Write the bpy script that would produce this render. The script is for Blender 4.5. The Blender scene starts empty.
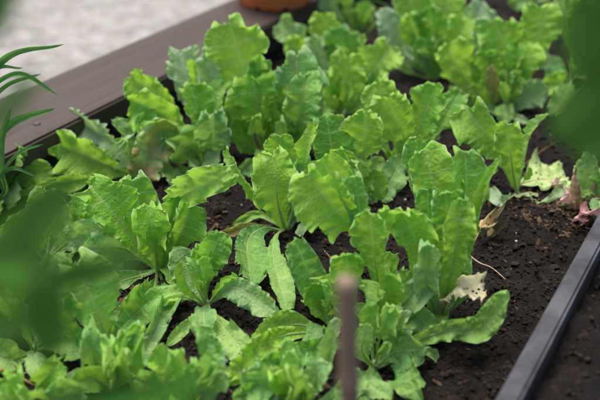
import bpy, math, random
import numpy as np
R = math.radians
random.seed(7)
rng = np.random.default_rng(11)
S = bpy.context.scene
COL = S.collection

# ------------------------------------------------------------------ camera geometry (used to estimate where things stand)
PITCH = R(29.75); F = 833.0; H = 0.47
cp, sp = math.cos(PITCH), math.sin(PITCH)
CAM = np.array([0, 0, H])
TH = R(30.8)                                     # heading of the long side of the bed
ED = np.array([math.sin(TH), math.cos(TH), 0]); EN = np.array([-math.cos(TH), math.sin(TH), 0])
def bedp(d, n, z=0): return ED * d + EN * n + np.array([0, 0, z])
def ray(px, py):
    x = (px - 300) / F; u = (200 - py) / F
    return np.array([x, cp + u * sp, -sp + u * cp])
def on_z(px, py, z=0.0):
    r = ray(px, py); return CAM + r * ((z - H) / r[2])
def on_y(px, py, Y):
    r = ray(px, py); return CAM + r * (Y / r[1])
def depth(P): return P[1] * cp + (H - P[2]) * sp

# ------------------------------------------------------------------ objects
def link(o, parent=None):
    COL.objects.link(o)
    if parent is not None:
        o.parent = parent
    return o
def tag(o, label=None, cat=None, group=None, kind=None):
    if label: o['label'] = label
    if cat: o['category'] = cat
    if group: o['group'] = group
    if kind: o['kind'] = kind
    return o
def empty(name, loc):
    o = bpy.data.objects.new(name, None); o.location = [float(v) for v in loc]; o.empty_display_size = .02
    return link(o)
def mesh_obj(name, V, Fc, mat, parent=None, smooth=True, origin=None, uv=None, uv2=None):
    V = np.asarray(V, dtype=float)
    org = np.array(parent.location if parent is not None and origin is None else (origin if origin is not None else (0, 0, 0)), dtype=float)
    me = bpy.data.meshes.new(name)
    Fc = np.asarray(Fc) if not isinstance(Fc, list) else Fc
    me.from_pydata((V - org).tolist(), [], Fc.tolist() if isinstance(Fc, np.ndarray) else Fc)
    if smooth: me.polygons.foreach_set('use_smooth', np.ones(len(me.polygons), bool))
    if uv is not None:
        li = np.empty(len(me.loops), np.int32); me.loops.foreach_get('vertex_index', li)
        a = me.uv_layers.new(name='vein'); a.data.foreach_set('uv', uv[li].ravel().astype(np.float32))
        if uv2 is not None:
            b = me.uv_layers.new(name='flat'); b.data.foreach_set('uv', uv2[li].ravel().astype(np.float32))
    me.materials.append(mat); me.update()
    o = bpy.data.objects.new(name, me)
    if parent is None and origin is not None: o.location = org.tolist()
    return link(o, parent)

def wnoise(P, scale, seed, n=10):
    """smooth pseudo noise, about -1..1, of points P (N,k); scale = feature size"""
    g = np.random.default_rng(seed); k = P.shape[1]
    out = np.zeros(len(P))
    for i in range(n):
        d = g.normal(size=k); d /= np.linalg.norm(d)
        out += np.sin(P @ d * (2 * math.pi / scale) * g.uniform(.5, 1.5) + g.uniform(0, 6.3))
    return out / math.sqrt(n) * .9

def soil_h(D, Nn, seed=3):
    q = np.stack([D, Nn], 1)
    wq = q + .004 * np.stack([wnoise(q, .03, seed + 20), wnoise(q, .03, seed + 21)], 1)
    return .0045 * wnoise(q, .16, seed) + .003 * wnoise(wq, .045, seed + 1, 14) + .0026 * np.abs(wnoise(wq, .018, seed + 2, 16)) + .0018 * np.abs(wnoise(wq, .008, seed + 3, 16)) - .004
def soil_at(P):
    P = np.atleast_2d(P); return soil_h(P[:, :2] @ ED[:2], P[:, :2] @ EN[:2])
# ------------------------------------------------------------------ materials
def new_mat(name):
    m = bpy.data.materials.new(name); m.use_nodes = True
    nt = m.node_tree; nt.nodes.clear()
    return m, nt
class NT:
    def __init__(s, nt): s.nt = nt
    def n(s, t, **kw):
        x = s.nt.nodes.new(t)
        for k, v in kw.items(): setattr(x, k, v)
        return x
    def l(s, a, b): s.nt.links.new(a, b)
    def val(s, sock, v):
        if hasattr(v, 'is_output') or isinstance(v, bpy.types.NodeSocket): s.l(v, sock)
        else: sock.default_value = v
    def math(s, op, a, b=0.0, c=None, clamp=False):
        x = s.n('ShaderNodeMath', operation=op); x.use_clamp = clamp
        s.val(x.inputs[0], a); s.val(x.inputs[1], b)
        if c is not None: s.val(x.inputs[2], c)
        return x.outputs[0]
    def mix(s, fac, a, b, bt='MIX'):
        x = s.n('ShaderNodeMix', data_type='RGBA', blend_type=bt)
        s.val(x.inputs[0], fac)
        for sock, v in ((x.inputs[6], a), (x.inputs[7], b)):
            if isinstance(v, tuple): v = v + (1,) if len(v) == 3 else v
            s.val(sock, v)
        return x.outputs[2]
    def noise(s, vec, scale, detail=3, rough=.55, dist=0):
        x = s.n('ShaderNodeTexNoise'); s.l(vec, x.inputs['Vector'])
        x.inputs['Scale'].default_value = scale; x.inputs['Detail'].default_value = detail
        x.inputs['Roughness'].default_value = rough; x.inputs['Distortion'].default_value = dist
        return x.outputs[0]
    def voro(s, vec, scale, feature='F1', out='Distance', rnd=1):
        x = s.n('ShaderNodeTexVoronoi', feature=feature); s.l(vec, x.inputs['Vector'])
        x.inputs['Scale'].default_value = scale; x.inputs['Randomness'].default_value = rnd
        return x.outputs[out]
    def ramp(s, f, a, b, lo=0., hi=1.):
        x = s.n('ShaderNodeMapRange'); s.l(f, x.inputs[0]); x.interpolation_type = 'SMOOTHSTEP'
        for i, v in zip((1, 2, 3, 4), (a, b, lo, hi)): x.inputs[i].default_value = v
        return x.outputs[0]
    def bump(s, h, strength=.5, dist=.001, normal=None):
        x = s.n('ShaderNodeBump'); x.inputs['Strength'].default_value = strength; x.inputs['Distance'].default_value = dist
        s.l(h, x.inputs['Height'])
        if normal is not None: s.l(normal, x.inputs['Normal'])
        return x.outputs[0]
    def bsdf(s, col, rough=.5, normal=None, spec=.5, **kw):
        x = s.n('ShaderNodeBsdfPrincipled')
        if isinstance(col, tuple): col = col + (1,)
        s.val(x.inputs['Base Color'], col); s.val(x.inputs['Roughness'], rough)
        x.inputs['Specular IOR Level'].default_value = spec
        for k, v in kw.items(): x.inputs[k].default_value = v
        if normal is not None: s.l(normal, x.inputs['Normal'])
        return x.outputs[0]
    def out(s, sh): s.l(sh, s.n('ShaderNodeOutputMaterial').inputs['Surface'])

def leaf_material():
    m, nt = new_mat('lettuce_leaf'); k = NT(nt)
    oi = k.n('ShaderNodeObjectInfo'); sep = k.n('ShaderNodeSeparateColor'); k.l(oi.outputs['Color'], sep.inputs[0])
    hue, pale, dec = sep.outputs[0], sep.outputs[1], sep.outputs[2]
    geo = k.n('ShaderNodeNewGeometry'); pos = geo.outputs['Position']
    uv = k.n('ShaderNodeUVMap', uv_map='vein'); u2 = k.n('ShaderNodeUVMap', uv_map='flat')
    s = k.n('ShaderNodeSeparateXYZ'); k.l(uv.outputs[0], s.inputs[0]); a, r = s.outputs[0], s.outputs[1]
    flat = u2.outputs[0]
    # offset the flat coordinates per leaf so that no two leaves share a pattern
    off = k.n('ShaderNodeVectorMath', operation='MULTIPLY_ADD'); k.l(oi.outputs['Random'], off.inputs[0]); off.inputs[1].default_value = (7, 3, 5)
    k.l(flat, off.inputs[2]); fv = off.outputs[0]
    wob = k.noise(fv, 60, 2)
    # lateral veins
    ph = k.math('ADD', k.math('MULTIPLY', a, 8.5), k.math('MULTIPLY', k.math('SUBTRACT', wob, .5), .9))
    dv = k.math('ABSOLUTE', k.math('SUBTRACT', k.math('FRACT', ph), .5))
    lat = k.ramp(dv, .0, .10, 1, 0)
    lat = k.math('MULTIPLY', lat, k.ramp(r, .5, 1, 1, .15))
    net = k.voro(fv, 230, 'DISTANCE_TO_EDGE'); netl = k.ramp(net, 0, .10, 1, 0)
    mid = k.ramp(r, .0, .085, .8, 0)
    vein = k.math('MAXIMUM', k.math('MULTIPLY', lat, .75), k.math('MULTIPLY', netl, .34))
    vein = k.math('MAXIMUM', vein, k.math('MULTIPLY', mid, 1.0), clamp=True)
    n1 = k.noise(fv, 28, 3); n2 = k.noise(fv, 150, 4, .65)
    h2 = k.math('ADD', hue, k.math('MULTIPLY', k.math('SUBTRACT', n1, .5), 1.4), clamp=True)
    base = k.mix(h2, (.42, .75, .070), (.045, .30, .050))
    base = k.mix(k.ramp(n2, .35, .7, 0, .35), base, (.17, .38, .06))
    base = k.mix(k.math('MULTIPLY', vein, .8), base, (.56, .74, .30))
    bloom = k.math('MULTIPLY', pale, k.ramp(k.noise(fv, 90, 4, .7), .3, .62, .6, 1))
    base = k.mix(k.math('MULTIPLY', bloom, .75), base, (.62, .74, .58))
    edge = k.math('MULTIPLY', k.ramp(r, .92, 1.0, 0, .85), k.ramp(k.noise(fv, 70, 2), .4, .65, .1, 1))  # whitish rim painted into the colour, for highlights on the teeth
    base = k.mix(edge, base, (.70, .80, .52))
    # blemishes: tan rust on dying leaves, a few small dark specks
    dn = k.ramp(k.math('ADD', k.noise(fv, 55, 4, .7), k.math('SUBTRACT', dec, .5)), .45, .75, 0, 1)
    dn = k.math('MULTIPLY', dn, k.ramp(dec, 0, .15))
    rust = k.mix(k.noise(fv, 130, 3), (.34, .17, .07), (.50, .42, .20))
    base = k.mix(dn, base, rust)
    speck = k.ramp(k.voro(fv, 95), .07, .12, 1, 0)
    speck = k.math('MULTIPLY', speck, k.ramp(k.noise(fv, 24, 1), .56, .62))
    base = k.mix(k.math('MULTIPLY', speck, .75), base, (.045, .04, .02))
    # relief: blistered cells sunk along the veins
    hgt = k.math('ADD', k.math('MULTIPLY', k.ramp(net, 0, .45), .8), k.math('MULTIPLY', lat, .5))
    hgt = k.math('ADD', hgt, k.math('MULTIPLY', k.noise(fv, 110, 2), 1.4))
    nrm = k.bump(hgt, .5, .0010)
    under = geo.outputs['Backfacing']
    base = k.mix(k.math('MULTIPLY', under, .22), base, (.33, .46, .24))
    rgh = k.math('ADD', k.ramp(n2, .3, .7, .40, .58), k.math('MULTIPLY', under, .12))
    p = k.bsdf(base, rgh, nrm, .30)
    tr = k.n('ShaderNodeBsdfTranslucent'); k.l(k.mix(.5, base, (.44, .74, .04), 'MIX'), tr.inputs[0])
    mx = k.n('ShaderNodeMixShader'); mx.inputs[0].default_value = .45; k.l(p, mx.inputs[1]); k.l(tr.outputs[0], mx.inputs[2])
    k.out(mx.outputs[0])
    return m
def withered_material():
    m, nt = new_mat('withered_leaf'); k = NT(nt)
    oi = k.n('ShaderNodeObjectInfo')
    u2 = k.n('ShaderNodeUVMap', uv_map='flat'); uv = k.n('ShaderNodeUVMap', uv_map='vein')
    s = k.n('ShaderNodeSeparateXYZ'); k.l(uv.outputs[0], s.inputs[0])
    off = k.n('ShaderNodeVectorMath', operation='MULTIPLY_ADD'); k.l(oi.outputs['Random'], off.inputs[0]); off.inputs[1].default_value = (7, 3, 5)
    k.l(u2.outputs[0], off.inputs[2]); fv = off.outputs[0]
    n = k.noise(fv, 90, 4, .65)
    c = k.mix(k.ramp(n, .3, .7), (.44, .44, .26), (.66, .61, .44))
    c = k.mix(1, c, oi.outputs['Color'], 'MULTIPLY')
    c = k.mix(k.math('MULTIPLY', k.ramp(s.outputs[1], 0, .1, 1, 0), .6), c, (.55, .40, .2))
    vo = k.voro(fv, 210); hole = k.ramp(vo, .2, .24, 1, 0)
    hole = k.math('MULTIPLY', hole, k.ramp(k.noise(fv, 50, 2), .47, .5))
    rim = k.math('MULTIPLY', k.ramp(vo, .24, .34, 1, 0), k.ramp(k.noise(fv, 50, 2), .45, .5))
    c = k.mix(rim, c, (.20, .13, .06))
    nrm = k.bump(k.noise(fv, 200, 4), .8, .001)
    p = k.bsdf(c, .75, nrm, .3)
    t = k.n('ShaderNodeBsdfTransparent'); mx = k.n('ShaderNodeMixShader'); k.l(hole, mx.inputs[0]); k.l(p, mx.inputs[1]); k.l(t.outputs[0], mx.inputs[2])
    k.out(mx.outputs[0]); return m
def simple_mat(name, c1, c2, scale=80, rough=.6, bump=.4, bdist=.0008, spec=.4, transl=0., stretch=(1, 1, 1), detail=4):
    m, nt = new_mat(name); k = NT(nt)
    tc = k.n('ShaderNodeTexCoord'); mp = k.n('ShaderNodeMapping'); k.l(tc.outputs['Object'], mp.inputs[0]); mp.inputs['Scale'].default_value = stretch
    n = k.noise(mp.outputs[0], scale, detail, .6)
    c = k.mix(k.ramp(n, .3, .7), c1, c2)
    nrm = k.bump(k.noise(mp.outputs[0], scale * 2.5, 4), bump, bdist)
    p = k.bsdf(c, rough, nrm, spec)
    if transl:
        tr = k.n('ShaderNodeBsdfTranslucent'); k.l(c, tr.inputs[0])
        mx = k.n('ShaderNodeMixShader'); mx.inputs[0].default_value = transl; k.l(p, mx.inputs[1]); k.l(tr.outputs[0], mx.inputs[2]); p = mx.outputs[0]
    k.out(p); return m
def soil_material():
    m, nt = new_mat('moist_soil'); k = NT(nt)
    tc = k.n('ShaderNodeNewGeometry').outputs['Position']
    n = k.noise(tc, 9, 3); n2 = k.noise(tc, 160, 6, .75); n3 = k.noise(tc, 55, 4, .7)
    c = k.mix(k.ramp(n2, .38, .68), (.0032, .0021, .0016), (.026, .016, .010))
    c = k.mix(k.math('MULTIPLY', k.ramp(n3, .52, .7), .6), c, (.070, .040, .020))
    c = k.mix(k.ramp(n, .45, .65, 0, .55), c, (.010, .0065, .005))
    c = k.mix(k.ramp(k.noise(tc, 14, 5, .7), .55, .7, 0, .5), c, (.060, .038, .022))
    v = k.voro(tc, 420); c = k.mix(k.math('MULTIPLY', k.ramp(v, .12, .2, 1, 0), k.ramp(k.noise(tc, 120, 1), .62, .66)), c, (.20, .15, .10))
    nrm = k.bump(k.noise(tc, 260, 6, .85), 1.0, .006)
    k.out(k.bsdf(c, k.ramp(n2, .3, .7, .62, .95), nrm, .35)); return m
def wood_material():
    m, nt = new_mat('weathered_wood'); k = NT(nt)
    tc = k.n('ShaderNodeTexCoord'); mp = k.n('ShaderNodeMapping'); k.l(tc.outputs['Object'], mp.inputs[0]); mp.inputs['Scale'].default_value = (1.2, 45, 45)
    mp2 = k.n('ShaderNodeMapping'); k.l(tc.outputs['Object'], mp2.inputs[0]); mp2.inputs['Scale'].default_value = (8, 30, 30)
    g = k.noise(mp.outputs[0], 3.2, 6, .65, .4); b = k.noise(mp2.outputs[0], 1.0, 4)
    c = k.mix(k.ramp(g, .3, .7), (.056, .037, .026), (.092, .066, .050))
    c = k.mix(k.ramp(b, .35, .7, 0, .5), c, (.080, .058, .045))
    fine = k.noise(mp.outputs[0], 30, 3, .7)
    c = k.mix(k.ramp(fine, .5, .75, 0, .35), c, (.055, .040, .034))
    nrm = k.bump(k.math('ADD', g, k.math('MULTIPLY', fine, .6)), .45, .001)
    k.out(k.bsdf(c, .62, nrm, .35)); return m
def gravel_material():
    m, nt = new_mat('pale_gravel'); k = NT(nt)
    tc = k.n('ShaderNodeNewGeometry').outputs['Position']
    v = k.n('ShaderNodeTexVoronoi'); k.l(tc, v.inputs[0]); v.inputs['Scale'].default_value = 75
    n = k.noise(tc, 22, 5, .7)
    c = k.mix(k.ramp(n, .3, .7), (.22, .205, .185), (.48, .455, .425))
    c = k.mix(.12, c, v.outputs['Color'], 'SOFT_LIGHT')
    c = k.mix(k.ramp(k.noise(tc, 60, 4, .8), .45, .7, 0, .55), c, (.20, .185, .165))
    c = k.mix(k.ramp(v.outputs['Distance'], .5, .75, 0, .55), c, (.22, .20, .185))
    c = k.mix(k.ramp(k.noise(tc, 6, 3), .5, .75, 0, .3), c, (.44, .42, .36))
    nrm = k.bump(v.outputs['Distance'], .6, -.006)
    k.out(k.bsdf(c, .85, nrm, .3)); return m

M_LEAF = leaf_material(); M_DEAD = withered_material()
M_RIB = simple_mat('leaf_rib', (.46, .64, .22), (.58, .74, .32), 120, .5, .2, transl=.5)
M_SOIL = soil_material(); M_WOOD = wood_material(); M_GRAVEL = gravel_material()
M_BLADE = simple_mat('grass_blade', (.08, .26, .05), (.17, .38, .08), 60, .7, .3, transl=.3)
M_BROAD = simple_mat('broad_leaf', (.042, .155, .020), (.095, .24, .038), 18, .8, .4, spec=.12, transl=.42)
M_STAKE = simple_mat('stake_bark', (.13, .070, .040), (.36, .25, .165), 38, .7, .8, .001, stretch=(1, 1, .25))
M_RAIL = simple_mat('dark_rail', (.032, .030, .031), (.095, .096, .108), 22, .6, .3, .0006)
M_DARKW = simple_mat('dark_stained_wood', (.020, .016, .015), (.042, .034, .031), 40, .6, .5)
M_TERRA = simple_mat('terracotta', (.58, .13, .035), (.70, .19, .06), 25, .7, .3)
M_STEEL = simple_mat('screw_head', (.05, .05, .05), (.09, .085, .08), 200, .4, .1)
M_PETAL = simple_mat('pink_petal', (.58, .17, .20), (.86, .68, .66), 160, .55, .6, transl=.15)
M_BUD = simple_mat('dry_bud', (.40, .22, .11), (.62, .46, .28), 170, .7, .9, .001, stretch=(1, 1, .3))
M_STRAW = simple_mat('dry_straw', (.16, .085, .035), (.34, .21, .09), 200, .75, .4)
M_CLOD = simple_mat('soil_crumb', (.0035, .0024, .0018), (.034, .021, .013), 75, .9, 1., .002, .3)
M_BARK = simple_mat('bark_chip', (.035, .019, .009), (.16, .088, .040), 220, .8, .8)
M_PERL = simple_mat('white_grit', (.42, .41, .38), (.62, .60, .56), 300, .8, .4)
M_ROOT = simple_mat('plant_crown', (.26, .34, .12), (.42, .50, .24), 120, .6, .6)

# ------------------------------------------------------------------ generic shapes
def box(name, c, dx, dy, dz, mat, parent=None, bevel=.003, rot=None, origin=None):
    """box with bevelled edges; c centre; axes rotated with rot (3 columns)"""
    import bmesh
    bm = bmesh.new(); bmesh.ops.create_cube(bm, size=1)
    for v in bm.verts: v.co = (v.co.x * dx, v.co.y * dy, v.co.z * dz)
    if bevel: bmesh.ops.bevel(bm, geom=bm.edges[:], offset=bevel, segments=2, affect='EDGES')
    me = bpy.data.meshes.new(name); bm.to_mesh(me); bm.free()
    me.materials.append(mat); o = bpy.data.objects.new(name, me)
    o.location = c; o.rotation_euler = (0, 0, rot or 0)
    link(o)
    if parent is not None:
        o.parent = parent; o.location = [float(a - b) for a, b in zip(c, parent.location)]
    return o
def catmull(P, n):
    P = np.asarray(P, float)
    if len(P) == 2: P = np.array([P[0], P.mean(0), P[1]])
    Q = np.vstack([2 * P[0] - P[1], P, 2 * P[-1] - P[-2]])
    out = []
    for i in range(1, len(Q) - 2):
        p0, p1, p2, p3 = Q[i - 1:i + 3]
        t = np.linspace(0, 1, 24, endpoint=False)[:, None]
        out.append(.5 * (2 * p1 + (p2 - p0) * t + (2 * p0 - 5 * p1 + 4 * p2 - p3) * t ** 2 + (3 * p1 - p0 - 3 * p2 + p3) * t ** 3))
    C = np.vstack(out + [Q[-2][None]])
    s = np.concatenate([[0], np.cumsum(np.linalg.norm(np.diff(C, axis=0), axis=1))])
    tt = np.linspace(0, s[-1], n)
    return np.stack([np.interp(tt, s, C[:, i]) for i in range(3)], 1), s[-1]
def frames(C, ref):
    T = np.gradient(C, axis=0); T /= np.linalg.norm(T, axis=1)[:, None]
    n = len(C); N = np.zeros_like(C); m = n // 2
    v = ref - T[m] * (ref @ T[m]); N[m] = v / np.linalg.norm(v)
    for rg in (range(m + 1, n), range(m - 1, -1, -1)):
        pv = N[m]
        for i in rg:
            v = pv - T[i] * (pv @ T[i]); pv = v / np.linalg.norm(v); N[i] = pv
    return T, np.cross(N, T), N
def tube(P, rad, n=24, k=8, flat=1.0, ref=None):
    """closed tube along P; rad = function of t or list of (t, r)"""
    C, L = catmull(P, n)
    T, B, N = frames(C, ref if ref is not None else np.array([.3, -1, .5]))
    t = np.linspace(0, 1, n)
    r = np.interp(t, [a for a, b in rad], [b for a, b in rad])
    th = np.arange(k) * 2 * math.pi / k
    V = (C[:, None] + r[:, None, None] * (np.cos(th)[None, :, None] * B[:, None] + flat * np.sin(th)[None, :, None] * N[:, None])).reshape(-1, 3)
    Fc = [(i * k + j, i * k + (j + 1) % k, (i + 1) * k + (j + 1) % k, (i + 1) * k + j) for i in range(n - 1) for j in range(k)]
    Fc.append(tuple(range(k))[::-1]); Fc.append(tuple((n - 1) * k + j for j in range(k)))
    return V, Fc

SHAPES = {
 'fan': [(.05,0),(.07,.2),(.12,.38),(.34,.53),(.76,.67),(1.0,.80),(.93,.92),(.55,.985),(0,.975)],
 'obov': [(.05,0),(.08,.13),(.22,.30),(.62,.50),(.95,.68),(.98,.80),(.76,.92),(.40,.985),(0,1)],
 'ovate': [(.05,0),(.09,.12),(.36,.28),(.84,.46),(1,.62),(.93,.78),(.66,.91),(.34,.975),(0,1)],
 'spoon': [(.05,0),(.065,.28),(.09,.46),(.36,.58),(.82,.72),(1,.84),(.93,.94),(.55,.985),(0,.97)],
 'wedge': [(.05,0),(.13,.2),(.32,.4),(.62,.6),(.90,.75),(1,.85),(.86,.94),(.48,.99),(0,1)],
 'funnel': [(.07,0),(.26,.2),(.52,.4),(.80,.6),(1,.80),(.90,.94),(.5,.99),(0,.97)],
 'strap': [(.16,0),(.17,.30),(.34,.45),(.75,.62),(1,.76),(.92,.88),(.5,.975),(0,1)],
 'long': [(.18,0),(.24,.15),(.52,.35),(.86,.55),(1,.70),(.86,.85),(.46,.96),(0,1)],
 'wide': [(.06,0),(.14,.15),(.42,.33),(.80,.52),(1,.72),(.92,.88),(.52,.97),(0,.97)],
}
def arcnoise(x, scale, g, n=5):
    o = np.zeros_like(x)
    for i in range(n): o += np.sin(x * 2 * math.pi / (scale * g.uniform(.65, 1.6)) + g.uniform(0, 6.3))
    return o / math.sqrt(n)
def build_leaf(name, parent, P3, hw, shape='obov', turn=0, cup=20, hue=.3, pale=0., dec=0., ruf=1., teeth=1., mat=None, rib=True, seed=0, rib_r=.0016, rib_mat=None, blister=1., label=None, up=False, twist=None):
    g = np.random.default_rng(seed + 1)
    C, L = catmull(P3, 60)
    mid = C[30]; ref = CAM - mid; ref /= np.linalg.norm(ref)
    ch = C[-1] - C[0]; ch /= np.linalg.norm(ch)
    if up: ref = np.array([0, -.15, 1.])
    ref = ref - ch * (ref @ ch); ref /= np.linalg.norm(ref)
    b0 = np.cross(ref, ch); a = R(turn); ref = ref * math.cos(a) + b0 * math.sin(a)
    T, B, N = frames(C, ref)
    if twist is None: twist = g.uniform(-15, 15)
    tau = np.linspace(0, 1, 60) ** 1.5 * R(twist); ct, st = np.cos(tau)[:, None], np.sin(tau)[:, None]
    B, N = B * ct + N * st, N * ct - B * st
    # outline in leaf space (metres)
    sh = np.array(SHAPES[shape], float); O = np.stack([sh[:, 0] * hw, sh[:, 1] * L, np.zeros(len(sh))], 1)
    Oc, per = catmull(O, 400)
    na = int(min(150, max(36, per / .0008))); nr = 13 if hw > .006 else 8
    V = []; UV = []; UV2 = []
    tgrid = np.linspace(0, 1, na)
    ox = np.interp(tgrid, np.linspace(0, 1, 400), Oc[:, 0]); oy = np.interp(tgrid, np.linspace(0, 1, 400), Oc[:, 1])
    dx, dy = np.gradient(ox), np.gradient(oy); ln = np.hypot(dx, dy) + 1e-9; nx, ny = dy / ln, -dx / ln
    arc = tgrid * per
    tipcurl = g.uniform(-.5, 1.2) * (0 if up else 1)
    if shape in ('long', 'ovate', 'strap', 'obov'): teeth = teeth * .5
    common_asym = g.uniform(.82, 1.18)
    verts_side = []
    for side in (-1, 1):
        # teeth: irregular saw tooth, fading toward the petiole
        pos = np.cumsum(g.uniform(.0022, .0062, 300)); pos = pos[pos < per + .01]
        amp = g.uniform(.35, 1.25, len(pos) + 1)
        idx = np.searchsorted(pos, arc); lo = np.where(idx > 0, pos[np.maximum(idx - 1, 0)], 0); hi = pos[np.minimum(idx, len(pos) - 1)]
        fr = np.clip((arc - lo) / (hi - lo + 1e-9), 0, 1)
        saw = np.where(fr < .6, fr / .6, (1 - fr) / .4) ** 1.6 * amp[np.minimum(idx, len(amp) - 1)]
        fade = np.clip((oy / L - .30) / .25, 0, 1)
        off = teeth * (.0012 * saw - .0003) * fade * min(1, hw / .017)
        off += min(1, teeth) * fade * (hw * .14 * arcnoise(arc, .040, g, 3) + hw * .04 * arcnoise(arc, .014, g, 4))
        off *= min(1, hw / .012) * (.55 if shape in ('long', 'ovate', 'strap') else 1)
        endf = np.clip((1 - tgrid) / .06, 0, 1)        # the two halves meet at the tip
        px_ = (ox + nx * off) * np.where(tgrid > .94, 1, 1) * (common_asym if side < 0 else 2 - common_asym)
        py_ = oy + ny * off * (.35 + .65 * endf)
        px_ = np.maximum(px_, 0.0004) * np.where(tgrid >= 1, 0, 1); 
        ph = g.uniform(0, 6.3, 6)
        w1, w2, w3 = g.uniform(.018, .026), g.uniform(.0085, .012), g.uniform(.005, .0068)
        fy = np.minimum(oy - .30 * ox * np.clip(oy / L * 1.5, 0, 1), L * .965); fy = np.maximum.accumulate(np.maximum(fy, 0))
        A = []
        RN = [arcnoise(arc, .026, g), None, arcnoise(arc, .0075, g), .5 + arcnoise(arc, .03, g)]
        for j in range(0, nr + 1):
            r = (j / nr) ** .9
            x = px_ * r; y = fy + (py_ - fy) * r
            yc = np.clip(y / L, 0, 1); ii = yc * 59; i0 = np.minimum(ii.astype(int), 58); f = (ii - i0)[:, None]
            c = C[i0] * (1 - f) + C[i0 + 1] * f; b = B[i0] * (1 - f) + B[i0 + 1] * f; n = N[i0] * (1 - f) + N[i0 + 1] * f; t_ = T[i0] * (1 - f) + T[i0 + 1] * f
            over = (y - yc * L)[:, None]
            xr = x / max(hw, 1e-6)
            al = R(cup * 1.0 + 6) * (.7 + .6 * xr)
            lat = x * np.cos(al); up = x * np.sin(al)
            fd = np.clip((oy / L - .18) / .3, 0, 1)
            am = ruf * fd * min(1., hw / .02)
            qe = np.stack([arc, np.full(na, r * .008)], 1)
            rip = am * (r ** 2.4 * .0042 * RN[0] + r ** 4 * .0034 * wnoise(qe, .0125, seed * 5 + side, 6) + r ** 6 * .0023 * RN[2]
                        - r ** 8 * hw * .2 * RN[3])
            rip = rip - tipcurl * .16 * L * np.clip((y / L - .62) / .38, 0, 1) ** 2 * min(1, hw / .012)
            q = np.stack([side * x, y], 1)
            bl = blister * min(1, hw / .015) * fd * min(1, 4 * r) * (.0008 * wnoise(q, .014, seed * 3 + 5, 8) + .00028 * wnoise(q, .0048, seed * 3 + 6, 8))
            p = c + side * b * lat[:, None] + n * (up + rip + bl)[:, None] + t_ * (over + (np.clip(rip, -.003, .003) * .15)[:, None])
            A.append(p); UV.append(np.stack([oy / L, np.full(na, r)], 1)); UV2.append(q + 0.0)
        verts_side.append(np.array(A))
    V = np.concatenate([verts_side[0].reshape(-1, 3), verts_side[1].reshape(-1, 3)])
    UV = np.concatenate(UV); UV2 = np.concatenate(UV2)
    Fc = []
    i, j = np.meshgrid(np.arange(na - 1), np.arange(nr), indexing='ij'); i = i.ravel(); j = j.ravel()
    q0 = np.stack([j * na + i, (j + 1) * na + i, (j + 1) * na + i + 1, j * na + i + 1], 1)
    o2 = (nr + 1) * na
    q1 = (q0 + o2)[:, ::-1]
    Fc = np.concatenate([q0, q1])
    if V[:, 2].min() < .02:
        gl = soil_at(V) + .0015; low = V[:, 2] < gl + .004; V[low, 2] = gl[low] + .004 * np.exp(np.minimum(0, (V[low, 2] - gl[low] - .004) / .004))
    o = mesh_obj(name, V, Fc, mat or M_LEAF, parent, uv=UV, uv2=UV2)
    import bmesh
    bm = bmesh.new(); bm.from_mesh(o.data); bmesh.ops.remove_doubles(bm, verts=bm.verts, dist=1e-6); bm.to_mesh(o.data); bm.free()
    o.color = (hue, pale, dec, 1)
    if label: o['label'] = label
    if rib:
        rr = min(rib_r, hw * .16 + .0003)
        k = 42; Cr = C[:k] + N[:k] * (.05 * rr if abs(turn) < 90 else -.05 * rr)
        V2, F2 = tube(Cr[::5], [(0, rr * 1.35), (.25, rr), (.6, rr * .42), (1, .0001)], 22, 8, .65, ref)
        mesh_obj('midrib', V2, F2, rib_mat or M_RIB, parent=o, origin=None if False else parent.location)
    return o

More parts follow.
